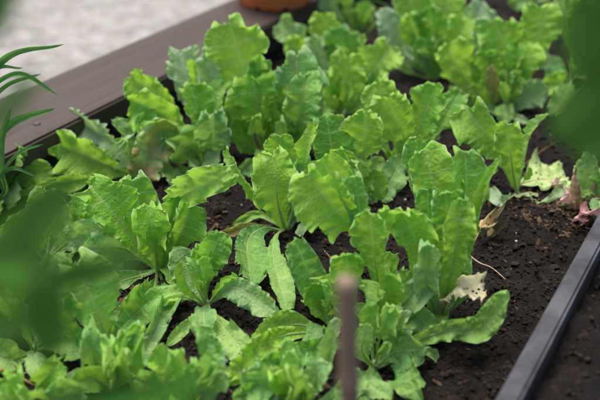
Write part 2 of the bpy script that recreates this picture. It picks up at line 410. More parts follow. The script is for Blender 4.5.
# ------------------------------------------------------------------ the lettuces
LEAFN = [0]
def place(pt, Yb, first, lift=0.):
    px, py = pt[0], pt[1]; dd = pt[2] if len(pt) > 2 else 0
    if dd > 0 and not first: dd *= 1.7
    P = on_y(px, py, Yb + dd / 100)
    lim = .0005 if first else .006 + lift
    if P[2] < lim: P = on_z(px, py, lim + .002 * (not first))
    return P
def lettuce(base, label, leaves, group='young lettuces planted in the bed', name='lettuce', crown=.003, cat='lettuce', hearts=5, old=2):
    Bp = on_z(base[0], base[1], 0)
    root = tag(empty(name, Bp), label, cat, group)
    Yb = Bp[1]
    cr = crown
    V, Fc = tube([Bp - (0, 0, .012), Bp + (0, 0, .002), Bp + (0.001, 0, .006)], [(0, cr), (.5, cr * 1.25), (1, cr * .6)], 10, 10)
    mesh_obj('crown', V, Fc, M_ROOT, root)
    for lf in leaves:
        pts, W, sh = lf[0], lf[1], lf[2]; kw = dict(lf[3]) if len(lf) > 3 else {}
        LEAFN[0] += 1
        lift = kw.pop('lift', 0.)
        P3 = [place(q, Yb, i == 0, lift * (.5 if i == len(pts) - 1 else 1)) for i, q in enumerate(pts)]
        if len(P3) == 3 and np.linalg.norm(P3[0] - P3[1]) < 1e-4: P3 = P3[1:]
        dm = depth(P3[-1] * .6 + P3[len(P3) // 2] * .4)
        hw = W / 2 / F * dm * .98
        build_leaf('leaf', root, P3, hw, sh, seed=LEAFN[0] * 7, **kw)
    g = np.random.default_rng(int(base[0] * 13 + base[1]))
    for i in range(hearts + old):
        LEAFN[0] += 1
        a = g.uniform(0, 6.28); dv = np.array([math.cos(a), math.sin(a), 0])
        if i < hearts:
            h = g.uniform(.028, .066); r = g.uniform(.004, .022); W_ = h * g.uniform(.18, .26)
            P3 = [Bp + dv * .001 + (0, 0, .002), Bp + dv * r * .6 + (0, 0, h * .5), Bp + dv * r * g.uniform(.9, 1.8) + (0, 0, h)]
            kw = dict(cup=38, hue=g.uniform(0, .4), pale=g.uniform(0, .2), ruf=1.3, turn=math.degrees(g.uniform(-.8, .8)), twist=g.uniform(-30, 30))
            sh = 'fan'
        else:
            h = g.uniform(.008, .02); r = g.uniform(.035, .06); W_ = g.uniform(.009, .014)
            side = np.array([-dv[1], dv[0], 0]) * g.uniform(-.012, .012)
            P3 = [Bp + dv * .001 + (0, 0, .002), Bp + dv * r * .45 + (0, 0, h), Bp + dv * r * .8 + side + (0, 0, h * .7), Bp + dv * r + side * 2 + (0, 0, .002)]
            kw = dict(cup=12, hue=g.uniform(.3, .8), pale=g.uniform(.1, .4), dec=g.uniform(0, .5), ruf=1.2, up=True, twist=g.uniform(-40, 40))
            sh = 'ovate'
        build_leaf('leaf', root, P3, W_, sh, seed=LEAFN[0] * 7, rib_r=.0009, **kw)
    return root
def k(turn=0, cup=20, hue=.3, pale=0., dec=0., **kw): return dict(turn=turn, cup=cup, hue=hue, pale=pale, dec=dec, **kw)

lettuce((140, 178), 'small frilly lettuce nearest the grey wooden board, left of the bushier one', [
    ([(139,178,.5),(108,140,2),(58,114,3)], 36, 'long', k(20, 25, .6, .8, ruf=1.6)),
    ([(140,178,.3),(128,150,1),(122,116,1.5)], 34, 'wide', k(-25, 30, .75, .2, ruf=1.4)),
    ([(140,178,0),(104,164,-.5),(56,143,-.5)], 56, 'wide', k(8, 25, .15, 0, ruf=1.2)),
    ([(141,178,0),(132,160,-.8),(122,140,-1)], 32, 'wide', k(45, 45, .6, .75, ruf=1.8)),
    ([(141,178,.2),(150,150,.5),(160,126,1)], 30, 'wide', k(0, 30, .5, .1)),
    ([(138,179,0),(92,205,-3),(38,230,-6)], 34, 'long', k(0, 8, .45, .4, .25)),
])
lettuce((203, 168), 'bushy lettuce with whitish crinkled leaves against the grey wooden board', [
    ([(202,168,1),(192,105,3.5),(180,46,5)], 48, 'fan', k(-10, 25, .7, .85, ruf=1.8)),
    ([(203,168,1.3),(210,100,3),(212,46,4.5)], 34, 'fan', k(15, 25, .8, .7, ruf=1.8)),
    ([(200,168,.5),(170,108,2.2),(130,74,3)], 38, 'fan', k(10, 20, .25)),
    ([(201,168,.7),(197,100,2.2),(194,55,2.2)], 16, 'wide', k(30, 35, .05)),
    ([(200,168,0),(168,120,.8),(127,97,1)], 48, 'wide', k(5, 22, .05)),
    ([(203,168,.3),(200,120,.8),(190,82,1.2)], 44, 'wedge', k(-5, 30, .4)),
    ([(204,168,.3),(214,120,1),(219,80,1.6)], 34, 'wide', k(35, 30, .35, .1)),
    ([(202,168,-.3),(172,130,-1.2),(136,132,-2.2)], 32, 'wide', k(10, 30, .75, .45, ruf=1.5)),
    ([(203,168,-.3),(150,130,0),(150,112,0)], 30, 'wide', k(10, 30, .6, .1)),
    ([(205,168,-.3),(212,138,-1.4),(214,110,-1.6)], 46, 'wide', k(-10, 25, .85, .3)),
    ([(203,168,-.6),(188,146,-2.2),(176,164,-4)], 46, 'ovate', k(0, 12, .65, .15)),
    ([(200,168,-.2),(165,140,-2),(142,178,-4.5)], 44, 'wide', k(0, 12, .2, .5, .62)),
    ([(204,169,-.2),(216,150,-1.2),(205,184,-3.5)], 20, 'long', k(0, 12, .6, .5, .1)),
])
lettuce((158, 271), 'lettuce with leaves spread in a wide V, left of centre', [
    ([(158,270,.5),(128,250,.5),(82,246,-1)], 36, 'ovate', k(0, 10, .6, .45)),
    ([(158,270,.8),(144,222,1.6),(131,178,2)], 56, 'funnel', k(-5, 28, .5, .1, ruf=1.3)),
    ([(160,270,.6),(176,205,1),(205,186,.2),(230,172,-.4)], 40, 'wide', k(20, 20, .15, .1, ruf=1.8)),
    ([(158,271,0),(124,228,.4),(92,184,.6)], 64, 'funnel', k(-5, 26, .28, ruf=1.2)),
    ([(159,271,-.2),(178,240,0),(192,204,0)], 50, 'funnel', k(-20, 30, .4)),
    ([(159,270,.3),(168,228,.8),(174,196,1)], 40, 'funnel', k(0, 20, .45)),
    ([(158,271,-.5),(154,242,-1),(150,210,-1.2)], 50, 'funnel', k(0, 26, .12)),
    ([(156,272,-.3),(115,284,-2),(66,312,-5)], 40, 'long', k(0, 10, .35, .35)),
    ([(158,272,-.3),(150,300,-1.4),(132,318,-1.6),(108,342,-3)], 50, 'ovate', k(0, 28, .75, ruf=1.3)),
    ([(160,273,-.3),(166,300,-1),(158,328,-1.4),(146,350,-2.4)], 34, 'ovate', k(20, 36, .6, .3, ruf=1.7)),
    ([(161,272,0),(180,272,.5),(196,258,1)], 14, 'long', k(0, 10, .55, .3)),
])
lettuce((207, 306), 'little lettuce with a dark oval leaf standing up, in front of the V-shaped one', [
    ([(206,305,.8),(188,274,1.3),(176,250,1.6)], 38, 'ovate', k(0, 12, .6, .4)),
    ([(207,306,0),(205,272,.8),(222,233,1)], 44, 'wide', k(0, 18, .62, teeth=.6, ruf=.8)),
    ([(206,306,-.2),(188,286,-.2),(180,262,0)], 22, 'wide', k(45, 45, .2)),
    ([(207,306,-.2),(222,288,-.4),(238,276,-.8)], 18, 'long', k(60, 40, .1)),
    ([(208,307,-.2),(234,288,-1.2),(278,312,-4)], 32, 'ovate', k(0, 14, .4, .45, .15)),
    ([(206,307,0),(184,297,-.4),(160,305,-1.5)], 9, 'strap', k(0, 10, .3, .3)),
    ([(206,308,-.2),(192,322,-1.5),(166,346,-4)], 15, 'long', k(0, 14, .15, .2)),
    ([(208,309,-.2),(228,334,-2.5),(254,366,-5)], 32, 'long', k(0, 10, .15, .3, .3)),
])
lettuce((285, 230), 'tall light green lettuce in the centre with one leaf stretched to the left', [
    ([(286,229,1),(286,180,1.8),(280,134,2.5)], 46, 'fan', k(0, 22, .5, ruf=.8)),
    ([(288,229,.8),(300,178,1),(311,122,1.2)], 22, 'wide', k(30, 30, .0)),
    ([(287,229,.5),(297,195,.8),(302,156,.8)], 30, 'wide', k(20, 25, .8, .25)),
    ([(283,229,0),(256,194,.6),(220,153,.9)], 20, 'wide', k(38, 35, .2, ruf=1.6)),
    ([(285,230,-.4),(277,198,-.4),(276,158,-.4)], 66, 'funnel', k(-5, 22, .0)),
    ([(280,226,.4),(258,214,1),(234,224,.5)], 14, 'long', k(0, 30, .2, .2, .2)),
    ([(280,231,0),(252,226,-.2),(222,234,-1)], 12, 'long', k(0, 12, .3, .3, .95)),
    ([(282,231,-.2),(264,228,-.4),(248,242,-1.2),(250,288,-3.5)], 40, 'ovate', k(0, 12, .75, .1, .3, ruf=.6, teeth=.1, lift=.010, twist=8)),  # low hanging leaf: deeper hue and decay tint paint in its shade
    ([(284,229,-.4),(275,238,-1),(274,262,-2),(288,310,-4)], 26, 'obov', k(10, 12, .45, .2, .1, ruf=.6, teeth=.1, lift=.014, twist=10)),
    ([(287,230,-.2),(298,200,-.6),(306,236,-2)], 22, 'ovate', k(160, 12, .3, .7)),
    ([(288,231,.4),(316,196,.4),(345,222,-1)], 26, 'long', k(0, 14, .7, .1, .2)),
])
lettuce((386, 322), 'large many-leaved lettuce right of the centre, behind the upright brown stake', [
    ([(384,318,.8),(352,215,1.8),(318,154,2)], 44, 'spoon', k(0, 20, .05, 0, .32)),
    ([(382,320,.5),(362,246,.9),(304,172,.9)], 68, 'spoon', k(5, 18, .08)),
    ([(384,320,.5),(366,240,.8),(353,174,1)], 34, 'spoon', k(10, 25, .75, .1)),
    ([(386,322,-.4),(376,268,-.6),(370,208,-.6)], 46, 'wedge', k(5, 22, .42)),
    ([(380,324,-.4),(352,300,-1),(346,250,-1)], 46, 'fan', k(-5, 20, .22)),
    ([(388,322,0),(396,296,.2),(412,268,.2)], 34, 'wide', k(10, 26, .45, .3, ruf=1.5)),
    ([(388,324,-.6),(402,306,-1.4),(426,284,-1.6)], 42, 'wide', k(0, 30, .4, .55, ruf=1.7)),
    ([(386,324,-.8),(388,300,-1.8),(390,272,-2)], 40, 'wide', k(0, 28, .25, ruf=1.4)),
    ([(384,326,-.5),(356,318,-2),(330,290,-2.2)], 30, 'ovate', k(0, 20, .3)),
    ([(387,325,-.6),(412,316,-2),(436,330,-3.5)], 34, 'ovate', k(0, 20, .5, .35, ruf=1.5)),
])
lettuce((374, 366), 'lettuce at the front edge with a long leaf reaching right over bare soil', [
    ([(376,366,.2),(412,343,.6),(448,331,.8),(484,327,.9),(508,290,1.2)], 34, 'long', k(-20, 22, .45, .15, ruf=1.3, rib_r=.0034, teeth=.6, twist=-25)),
    ([(376,366,-.2),(396,352,0),(424,350,-1)], 46, 'ovate', k(0, 15, .65, .2)),
    ([(378,367,-.2),(404,360,-.5),(414,398,-2.5)], 34, 'ovate', k(0, 15, .6, .1)),
    ([(372,366,-.2),(366,382,-.5),(392,400,-2)], 34, 'ovate', k(10, 20, .45, .3, ruf=1.4)),
    ([(372,366,0),(340,344,.4),(280,360,-1),(236,386,-2)], 34, 'ovate', k(0, 24, .95)),  # darkest hue puts the shadow behind the front leaves into the colour
    ([(373,366,.2),(390,342,.6),(404,306,.4)], 34, 'wide', k(15, 28, .3, .5, ruf=1.5)),
    ([(374,367,-.4),(362,350,-.8),(366,322,-.8)], 26, 'wide', k(0, 25, .4, .3)),
])
lettuce((438, 319), 'tall upright lettuce right of centre beside the open soil', [
    ([(438,318,1.4),(426,205,3.4),(414,136,4)], 30, 'fan', k(0, 20, .6)),
    ([(439,318,1.1),(436,220,2.2),(428,148,2.8)], 56, 'fan', k(0, 16, .12, ruf=.9)),
    ([(440,318,.9),(462,238,1.6),(470,152,1.8)], 44, 'fan', k(-15, 22, .5)),
    ([(442,318,.7),(474,240,1.2),(488,158,1.2)], 18, 'wide', k(40, 40, .15)),
    ([(438,318,.5),(420,232,.6),(380,206,0)], 38, 'wide', k(10, 20, .0)),
    ([(439,318,.5),(430,250,.9),(428,186,1.2)], 28, 'fan', k(0, 20, .95)),
    ([(440,319,0),(448,250,.2),(446,188,.3)], 48, 'wide', k(5, 18, .6)),
    ([(438,319,-.3),(424,262,-.4),(404,212,-.6)], 42, 'wide', k(0, 18, .08)),
    ([(441,319,-.5),(452,266,-1),(464,200,-1)], 40, 'funnel', k(-10, 26, .08, ruf=.8)),
    ([(438,319,-.6),(426,282,-1.8),(428,240,-2)], 42, 'wide', k(0, 34, .6, .45, ruf=1.4)),
    ([(441,319,.4),(458,296,.6),(462,254,.6)], 24, 'ovate', k(0, 15, .85)),
    ([(440,320,0),(450,296,-1),(460,286,-1.6),(486,300,-3)], 42, 'wide', dict(turn=0, cup=8, mat=M_DEAD, rib_mat=M_BUD, hue=1, pale=.95, dec=.85, ruf=1.1, up=True, label='cream withered leaf with holes')),
])
lettuce((516, 193), 'lone fan-shaped lettuce beside the flat dying leaf on the open soil', [
    ([(515,192,.4),(500,152,1),(466,112,1.2)], 52, 'wedge', k(0, 20, .4)),
    ([(516,192,0),(511,158,-.2),(506,122,-.2)], 38, 'funnel', k(0, 24, .12)),
    ([(517,193,0),(526,152,.4),(535,112,.4)], 22, 'wide', k(50, 35, .15, .3, ruf=1.5)),
    ([(516,194,0),(500,200,0),(492,188,0)], 14, 'ovate', k(0, 5, .2, .9, .3)),
    ([(517,193,0),(540,204,0),(570,180,0)], 12, 'strap', k(0, 5, .2, .8, .2)),
], old=0, hearts=1)
lettuce((402, 176), 'broad light green lettuce behind the tall right-centre one', [
    ([(403,172,1),(440,128,2),(458,88,2.5)], 38, 'fan', k(20, 22, .6)),
    ([(401,172,1),(391,128,1.8),(378,80,2.2)], 42, 'fan', k(0, 18, .02)),
    ([(403,173,.6),(420,128,1),(436,82,1.2)], 46, 'wide', k(15, 20, .3, ruf=1.4)),
    ([(402,175,0),(404,138,0),(386,96,0)], 60, 'wedge', k(0, 18, .08)),
    ([(402,176,0),(388,152,-.2),(372,122,0)], 15, 'strap', k(0, 10, .35, .2)),
    ([(405,176,-.2),(404,158,-1),(378,206,-4)], 32, 'ovate', k(0, 14, .65, .25)),
    ([(401,176,0),(376,164,-.4),(360,190,-2)], 22, 'ovate', k(0, 14, .6, .2)),
    ([(405,175,.2),(424,150,.2),(444,160,-.6)], 24, 'ovate', k(0, 14, .75)),
])
lettuce((350, 208), 'lettuce with a round dark leaf and a yellow-green one, behind the centre leaf', [
    ([(348,206,.8),(334,160,1.6),(327,116,2)], 52, 'wide', k(0, 20, .7, ruf=.8)),
    ([(351,206,.8),(363,160,1.2),(366,108,1.4)], 48, 'fan', k(5, 18, .1)),
    ([(350,208,.3),(346,172,.6),(336,150,.5)], 34, 'wide', k(0, 18, .1, 0, .3)),
    ([(352,208,.2),(372,180,.2),(385,200,-.6)], 24, 'ovate', k(0, 14, .8)),
])
lettuce((266, 158), 'tallest lettuce of the left row with one big leaf held high', [
    ([(265,157,1.2),(248,85,1.8),(229,22,1.8)], 68, 'wedge', k(-4, 14, .12, ruf=.9)),
    ([(266,157,.8),(264,105,1.4),(260,60,1.6)], 36, 'fan', k(0, 22, .8)),
    ([(263,158,.6),(238,128,1),(224,98,1)], 44, 'wide', k(0, 22, .9)),
    ([(266,158,0),(260,120,.4),(252,76,.4)], 60, 'fan', k(-6, 20, .2, ruf=1.2)),
    ([(268,158,0),(246,142,-.2),(240,120,-.2)], 28, 'wide', k(0, 20, .6)),
    ([(263,158,.8),(236,125,2),(218,86,2.6)], 22, 'fan', k(40, 30, .4, .8)),
    ([(266,159,-.4),(250,166,-1.4),(236,178,-2.5)], 20, 'ovate', k(0, 14, .7, .1)),
])
lettuce((291, 160), 'blue-green star-shaped lettuce beside the tallest one', [
    ([(291,158,.8),(296,105,1.6),(298,54,1.8)], 62, 'wide', k(0, 22, .85, .25, ruf=1.2)),
    ([(290,158,.4),(280,120,.8),(272,88,.8)], 34, 'wide', k(-15, 22, .35)),
    ([(291,159,0),(299,118,0),(308,76,0)], 48, 'wide', k(10, 24, .55, .1, ruf=1.2)),
    ([(294,159,.3),(308,135,.3),(318,108,.5)], 24, 'ovate', k(0, 22, .6)),
])
lettuce((340, 118), 'yellow-green lettuce with pale midribs in the middle of the second row', [
    ([(342,116,1.2),(364,80,1.8),(392,46,2)], 46, 'fan', k(10, 18, .18)),
    ([(341,116,1),(368,92,1),(382,70,1)], 28, 'ovate', k(0, 18, .9)),
    ([(338,117,.2),(344,86,.4),(350,54,.4)], 48, 'wide', k(0, 18, .1)),
    ([(336,117,.2),(330,96,.4),(328,72,.4)], 34, 'wide', k(-10, 20, .3)),
    ([(342,118,0),(354,106,-.6),(372,104,-1.6)], 22, 'ovate', k(0, 12, .5, .2)),
])
lettuce((338, 82), 'yellow and dark green lettuce near the terracotta pot', [
    ([(336,80,.8),(308,50,2),(280,20,2.4)], 34, 'fan', k(-5, 20, .4, .4, ruf=1.3)),
    ([(337,80,1.2),(332,48,2.2),(322,12,2.4)], 38, 'fan', k(0, 20, .12)),
    ([(335,81,.3),(310,62,.9),(286,42,1)], 34, 'wide', k(0, 20, .0)),
    ([(337,81,.2),(322,58,.3),(312,34,.6)], 26, 'wide', k(10, 28, .4, .8, ruf=1.6)),
    ([(339,81,-.2),(344,56,-.2),(341,26,-.2)], 42, 'wide', k(0, 20, .85)),
    ([(338,81,0),(352,60,.6),(362,34,.8)], 30, 'wide', k(20, 22, .2)),
    ([(338,82,-.3),(328,68,-1),(322,60,-1)], 9, 'strap', k(0, 20, .3, .8)),
])
lettuce((356, 42), 'small lettuce of narrow leaves in the dark corner right of the pot', [
    ([(355,41,.3),(338,16,.8),(324,-12,1)], 22, 'wide', k(10, 24, .6, .4, ruf=1.4)),
    ([(357,41,0),(362,20,.2),(370,2,.3)], 22, 'wide', k(0, 24, .4)),
    ([(359,41,0),(378,22,.2),(398,14,0)], 7, 'long', k(0, 24, .35)),
    ([(355,41,.6),(350,14,1),(344,-18,1)], 18, 'wide', k(20, 24, .5)),
])
lettuce((434, 80), 'full lettuce at the top with one pale round leaf on its left', [
    ([(433,78,1.6),(418,30,3),(408,-14,3)], 44, 'fan', k(0, 18, .4)),
    ([(435,78,1.6),(444,30,3),(448,-8,3)], 44, 'fan', k(0, 18, .15)),
    ([(437,78,1.8),(466,35,3),(486,0,3.5)], 44, 'wide', k(0, 24, .6, .75, ruf=1.7)),
    ([(430,78,.6),(406,52,1.2),(383,10,1.4)], 38, 'ovate', k(0, 16, .8, .7)),
    ([(433,79,.5),(420,50,1),(408,14,1)], 36, 'fan', k(0, 18, .05)),
    ([(434,79,.5),(434,46,.8),(430,6,1)], 42, 'fan', k(0, 22, .75)),
    ([(436,79,.3),(452,50,.6),(468,18,.6)], 46, 'fan', k(10, 18, .12)),
    ([(434,80,-.3),(430,62,-.6),(424,38,-.4)], 34, 'wide', k(0, 26, .6)),
    ([(434,80,-.3),(442,60,-.5),(448,38,-.3)], 28, 'wide', k(0, 26, .55)),
    ([(431,80,-.4),(424,58,-1),(404,50,-1.4)], 14, 'ovate', k(0, 20, .7, .9)),
    ([(432,80,0),(410,72,-.3),(394,60,0)], 10, 'strap', k(0, 12, .4, .3)),
])
lettuce((489, 113), 'lettuce with a rust-brown inner leaf, right of the middle', [
    ([(488,112,.4),(466,80,1),(444,40,1.2)], 44, 'wide', k(0, 18, .02)),
    ([(489,112,.4),(486,84,.8),(489,48,1)], 38, 'wide', k(0, 20, .35)),
    ([(490,112,.3),(506,82,.8),(520,50,.9)], 26, 'wide', k(20, 30, .2, .15, ruf=1.3)),
    ([(489,113,-.2),(493,92,-.4),(491,66,-.4)], 15, 'ovate', k(0, 20, .0, .1, .9)),
    ([(488,113,-.2),(470,104,-.6),(450,90,-.6)], 22, 'ovate', k(0, 20, .2, .1, .7)),
    ([(488,113,-.2),(480,96,-.6),(470,86,-.6)], 22, 'ovate', k(0, 20, .2, 0, .45)),
    ([(490,114,-.2),(506,114,-1),(528,122,-2)], 9, 'strap', k(0, 14, .3, .6)),
    ([(487,114,-.2),(460,116,-1),(440,124,-2)], 22, 'ovate', k(0, 14, .6, .3)),
])
lettuce((511, 116), 'tall fan of green leaves at the upper right, behind the rust-leaved lettuce', [
    ([(510,114,1.2),(512,66,2),(494,20,2.4)], 54, 'wedge', k(-4, 18, .35)),
    ([(512,114,1.3),(532,62,2.2),(548,4,2.6)], 48, 'wedge', k(6, 16, .2)),
    ([(511,115,.6),(516,82,1),(522,42,1.2)], 50, 'fan', k(0, 22, .25)),
    ([(513,115,.6),(530,94,.3),(548,86,0)], 34, 'ovate', k(0, 14, .6, .6)),
    ([(509,115,1.6),(486,52,3),(478,16,3.4)], 26, 'wide', k(0, 20, .5, .3)),
])
lettuce((573, 80), 'lettuce at the far right edge, partly behind the blurred dark leaf', [
    ([(572,78,.6),(572,40,1.6),(562,0,2)], 48, 'fan', k(0, 20, .4)),
    ([(574,78,.6),(586,40,1.6),(592,2,2)], 42, 'fan', k(0, 20, .25)),
    ([(572,79,-.1),(558,84,-.8),(540,84,-1)], 34, 'ovate', k(0, 20, .25)),
    ([(574,79,0),(590,64,0),(604,52,0)], 40, 'wide', k(0, 20, .4)),
    ([(573,80,-.3),(566,96,-1.5),(556,112,-3)], 30, 'ovate', k(0, 14, .55, .2)),
    ([(573,79,.2),(556,66,.8),(538,60,1)], 20, 'wide', k(0, 14, .6, .6)),
])
lettuce((604, 208), 'lettuce at the right edge by the brown bud, only one pale-ribbed leaf in view', [
    ([(604,207,.3),(594,182,.6),(582,156,.8)], 34, 'wide', k(0, 20, .6, .35, rib_r=.002)),
    ([(605,207,0),(590,198,-.2),(574,190,-.6)], 8, 'strap', k(0, 10, .3, .5)),
    ([(606,206,.5),(616,180,1),(622,150,1)], 34, 'wide', k(0, 20, .4)),
])
lettuce((532, 8), 'lettuce cut by the top edge at the upper right', [
    ([(531,7,.5),(524,-20,1),(514,-50,1)], 36, 'fan', k(0, 20, .6)),
    ([(532,7,.3),(546,-14,.4),(560,-34,.6)], 36, 'fan', k(0, 20, .4)),
    ([(532,8,0),(522,2,-.3),(508,0,-.8)], 14, 'ovate', k(0, 20, .6)),
])
# front row, near the lens
lettuce((112, 392), 'crinkled lettuce at the front left, half hidden by blurred leaves', [
    ([(112,390,.8),(108,345,2),(78,262,2.6)], 74, 'fan', k(-5, 18, .4, .1, ruf=.9)),
    ([(112,391,.3),(96,366,.4),(92,330,.4)], 44, 'wide', k(10, 35, .45, .2, ruf=1.7)),
    ([(113,391,.2),(126,368,.2),(126,334,.2)], 48, 'wide', k(-10, 30, .35, .1, ruf=1.5)),
    ([(112,392,-.2),(120,372,-.6),(108,350,-.6)], 40, 'wide', k(0, 35, .3, .1, ruf=1.7)),
    ([(111,391,1),(78,340,1.6),(34,292,1.6)], 60, 'fan', k(0, 18, .6)),
    ([(110,392,-.2),(96,380,-1),(70,384,-1.6)], 30, 'ovate', k(0, 18, .5)),
])
lettuce((196, 410), 'low spreading lettuce at the bottom edge, left of the centre', [
    ([(196,408,.5),(176,376,.8),(150,352,1)], 42, 'wide', k(0, 24, .1, ruf=1.2)),
    ([(197,408,.3),(186,392,0),(166,384,0)], 44, 'wide', k(0, 24, .3)),
    ([(198,408,.5),(214,372,.8),(207,336,.8)], 32, 'fan', k(0, 24, .45, .1)),
    ([(196,409,-.2),(210,386,-.6),(222,366,-.8)], 40, 'wide', k(0, 28, .55, .3, ruf=1.4)),
    ([(195,409,0),(170,396,0),(132,378,0)], 40, 'wide', k(0, 24, .4)),
    ([(196,409,-.2),(182,404,-1),(160,404,-1)], 40, 'ovate', k(0, 20, .6)),
])
lettuce((333, 332), 'lettuce left of the brown stake with two yellow-green leaves lying to the left', [
    ([(332,331,.6),(316,290,.9),(294,238,1)], 44, 'ovate', k(-10, 24, .8, .1, teeth=.7)),
    ([(332,331,.3),(322,306,.5),(310,284,.6)], 36, 'wide', k(0, 20, .3)),
    ([(332,332,0),(290,325,.2),(250,346,-1.6)], 34, 'ovate', k(0, 12, .12, .1, .15)),
    ([(331,332,-.4),(278,338,0),(230,382,-2)], 36, 'long', k(10, 14, .02)),
    ([(334,332,0),(348,312,.4),(338,286,.6)], 30, 'wide', k(0, 20, .2)),
    ([(334,333,0),(352,330,-.2),(376,342,-1)], 26, 'ovate', k(0, 20, .2, .2)),
])
lettuce((306, 408), 'crowded lettuce at the bottom edge, left of the brown stake', [
    ([(308,407,.8),(326,368,1.6),(336,318,2)], 26, 'wide', k(10, 30, .45, .35)),
    ([(306,407,.3),(292,376,.6),(289,342,.8)], 30, 'wide', k(0, 24, .4, .1)),
    ([(305,408,.2),(280,384,.4),(238,378,.2)], 48, 'wide', k(0, 24, .6, .25, ruf=1.5)),
    ([(306,408,0),(290,392,0),(278,366,0)], 46, 'fan', k(0, 24, .1)),
    ([(307,408,.2),(314,386,.3),(322,362,.3)], 34, 'wide', k(15, 26, .55, .4, ruf=1.4)),
    ([(306,409,-.2),(270,402,-.2),(232,398,-.6)], 44, 'ovate', k(0, 20, .4)),
    ([(306,409,-.3),(300,396,-.8),(296,384,-1)], 40, 'wide', k(0, 24, .05)),
    ([(309,408,.2),(340,396,.6),(366,374,.6)], 34, 'wide', k(0, 24, .3, .2)),
    ([(310,408,0),(336,404,0),(362,396,0)], 30, 'wide', k(0, 24, .1)),
])
lettuce((46, 262), 'sprawling dull lettuce on the left behind the blurred leaves', [
    ([(46,260,.6),(72,240,.4),(104,228,0)], 34, 'ovate', k(0, 12, .5, .45, .2)),
    ([(45,260,.6),(26,236,1),(4,220,1)], 46, 'wide', k(0, 20, .5)),
    ([(46,261,.3),(62,276,-1),(96,296,-3)], 40, 'ovate', k(0, 12, .5, .3)),
    ([(45,261,0),(22,272,-1),(-6,284,-2)], 30, 'ovate', k(0, 14, .35, .2)),
    ([(46,260,1),(50,225,1.6),(40,190,2)], 40, 'fan', k(0, 20, .4)),
])
lettuce((6, 196), 'lettuce at the left edge behind the thin grass blades', [
    ([(6,195,.5),(22,180,.6),(52,168,.6)], 32, 'wide', k(0, 20, .3)),
    ([(6,195,.5),(12,176,.8),(24,158,1)], 24, 'wide', k(0, 20, .5, .3)),
    ([(5,196,0),(-10,180,0),(-28,172,0)], 34, 'wide', k(0, 20, .5)),
    ([(7,196,0),(34,190,-.6),(92,176,-1)], 22, 'long', k(0, 20, .25)),
])

lettuce((34, 352), 'lettuce deep in the lower left corner, mostly behind the blurred leaves', [
    ([(34,351,.6),(20,318,1),(0,292,1)], 46, 'fan', k(0, 22, .4)),
    ([(35,351,.6),(48,320,1),(56,286,1)], 50, 'fan', k(0, 22, .3, .1)),
    ([(36,352,.2),(64,340,0),(92,346,-1)], 40, 'ovate', k(0, 22, .5, .2)),
    ([(33,352,0),(10,360,-1),(-16,352,-2)], 40, 'ovate', k(0, 20, .45, .2)),
])
lettuce((30, 420), 'lettuce cut by the bottom edge in the lower left corner', [
    ([(30,419,.6),(36,390,1),(58,366,1)], 40, 'fan', k(0, 24, .3)),
    ([(29,419,.4),(14,396,.6),(-4,384,.6)], 46, 'wide', k(0, 24, .35)),
    ([(32,420,.2),(60,398,.2),(84,392,0)], 44, 'wide', k(0, 24, .5, .2)),
])
lettuce((78, 250), 'dull low lettuce with pale blemished leaves left of the V-shaped one', [
    ([(78,248,.4),(64,226,.4),(46,210,.2)], 36, 'ovate', k(0, 16, .5, .5, .2)),
    ([(79,248,.3),(92,232,.4),(100,214,.4)], 34, 'ovate', k(0, 22, .6, .3)),
    ([(78,250,0),(104,262,-1),(124,256,-1.6)], 36, 'ovate', k(0, 18, .6, .4)),
    ([(77,250,0),(56,268,-1.6),(44,292,-3)], 42, 'ovate', k(0, 20, .4, .2)),
])
# ------------------------------------------------------------------ loose leaves and litter on the soil
def ground_leaf(name, pts, W, label, cat, shape='ovate', mat=M_DEAD, color=(1, 1, 1, 1), seed=1, ruf=1., cup=6, turn=0, rib=True, group=None):
    P3 = [on_z(q[0], q[1], q[2] / 100) for q in pts]
    root = tag(empty(name, [P3[0][0], P3[0][1], 0]), label, cat, group)
    hw = W / 2 / F * depth(P3[len(P3) // 2])
    o = build_leaf('blade', root, P3, hw, shape, turn, cup, ruf=ruf, seed=seed, mat=mat, rib=rib, rib_mat=M_STRAW, rib_r=.0012, up=True)
    o.color = color
    return root
ground_leaf('dying_leaf', [(512,186,.5),(538,180,1.0),(568,178,.5)], 56, 'flat cream-green dying leaf with holes, lying on the soil at the right', 'leaf', 'ovate', color=(.72, 1.0, .58, 1), seed=91, ruf=.9)
ground_leaf('dying_leaf', [(505,200,.4),(520,197,.6),(538,198,.4)], 14, 'small cream-green leaf scrap at the foot of the lone fan-shaped lettuce', 'leaf', 'ovate', color=(.8, 1.0, .7, 1), seed=93)
ground_leaf('shrivelled_leaf', [(470,250,.5),(478,234,1.6),(484,226,2.0),(496,230,.8)], 30, 'shrivelled tan leaf curled on the bare soil right of the tall lettuce', 'leaf', 'fan', color=(.78, .62, .42, 1), seed=95, ruf=1.8, cup=35)

def petal_pile():
    for i, (px, py, w, lab) in enumerate([(556, 188, 15, 'dull red petal scrap left of the brown bud'), (585, 216, 20, 'large pink petal scrap in front of the brown bud'),
                                    (592, 200, 16, 'pale pink petal scrap right of the brown bud'), (568, 196, 13, 'whitish pink petal scrap touching the brown bud on its left'),
        (562, 204, 13, 'small rose petal scrap lying left in front of the brown bud'), (596, 212, 15, 'rose petal scrap tucked against the grey rim'), (577, 222, 12, 'crumpled pink petal scrap nearest the lens')]):
        P = [on_z(px - w * .5, py + 2, .4), on_z(px, py - 2, .012), on_z(px + w * .5, py + 1, .004)]
        P[0] = on_z(px - w * .5, py + 2, .004)
        root = tag(empty('petal_scrap', [P[0][0], P[0][1], 0]), lab, 'petal', 'pink petal scraps on the soil')
        build_leaf('petal', root, P, w * .62 / F * depth(P[1]), 'ovate', 0, 30, seed=200 + i, mat=M_PETAL, rib=False, ruf=1.6, teeth=.4, up=True)
petal_pile()
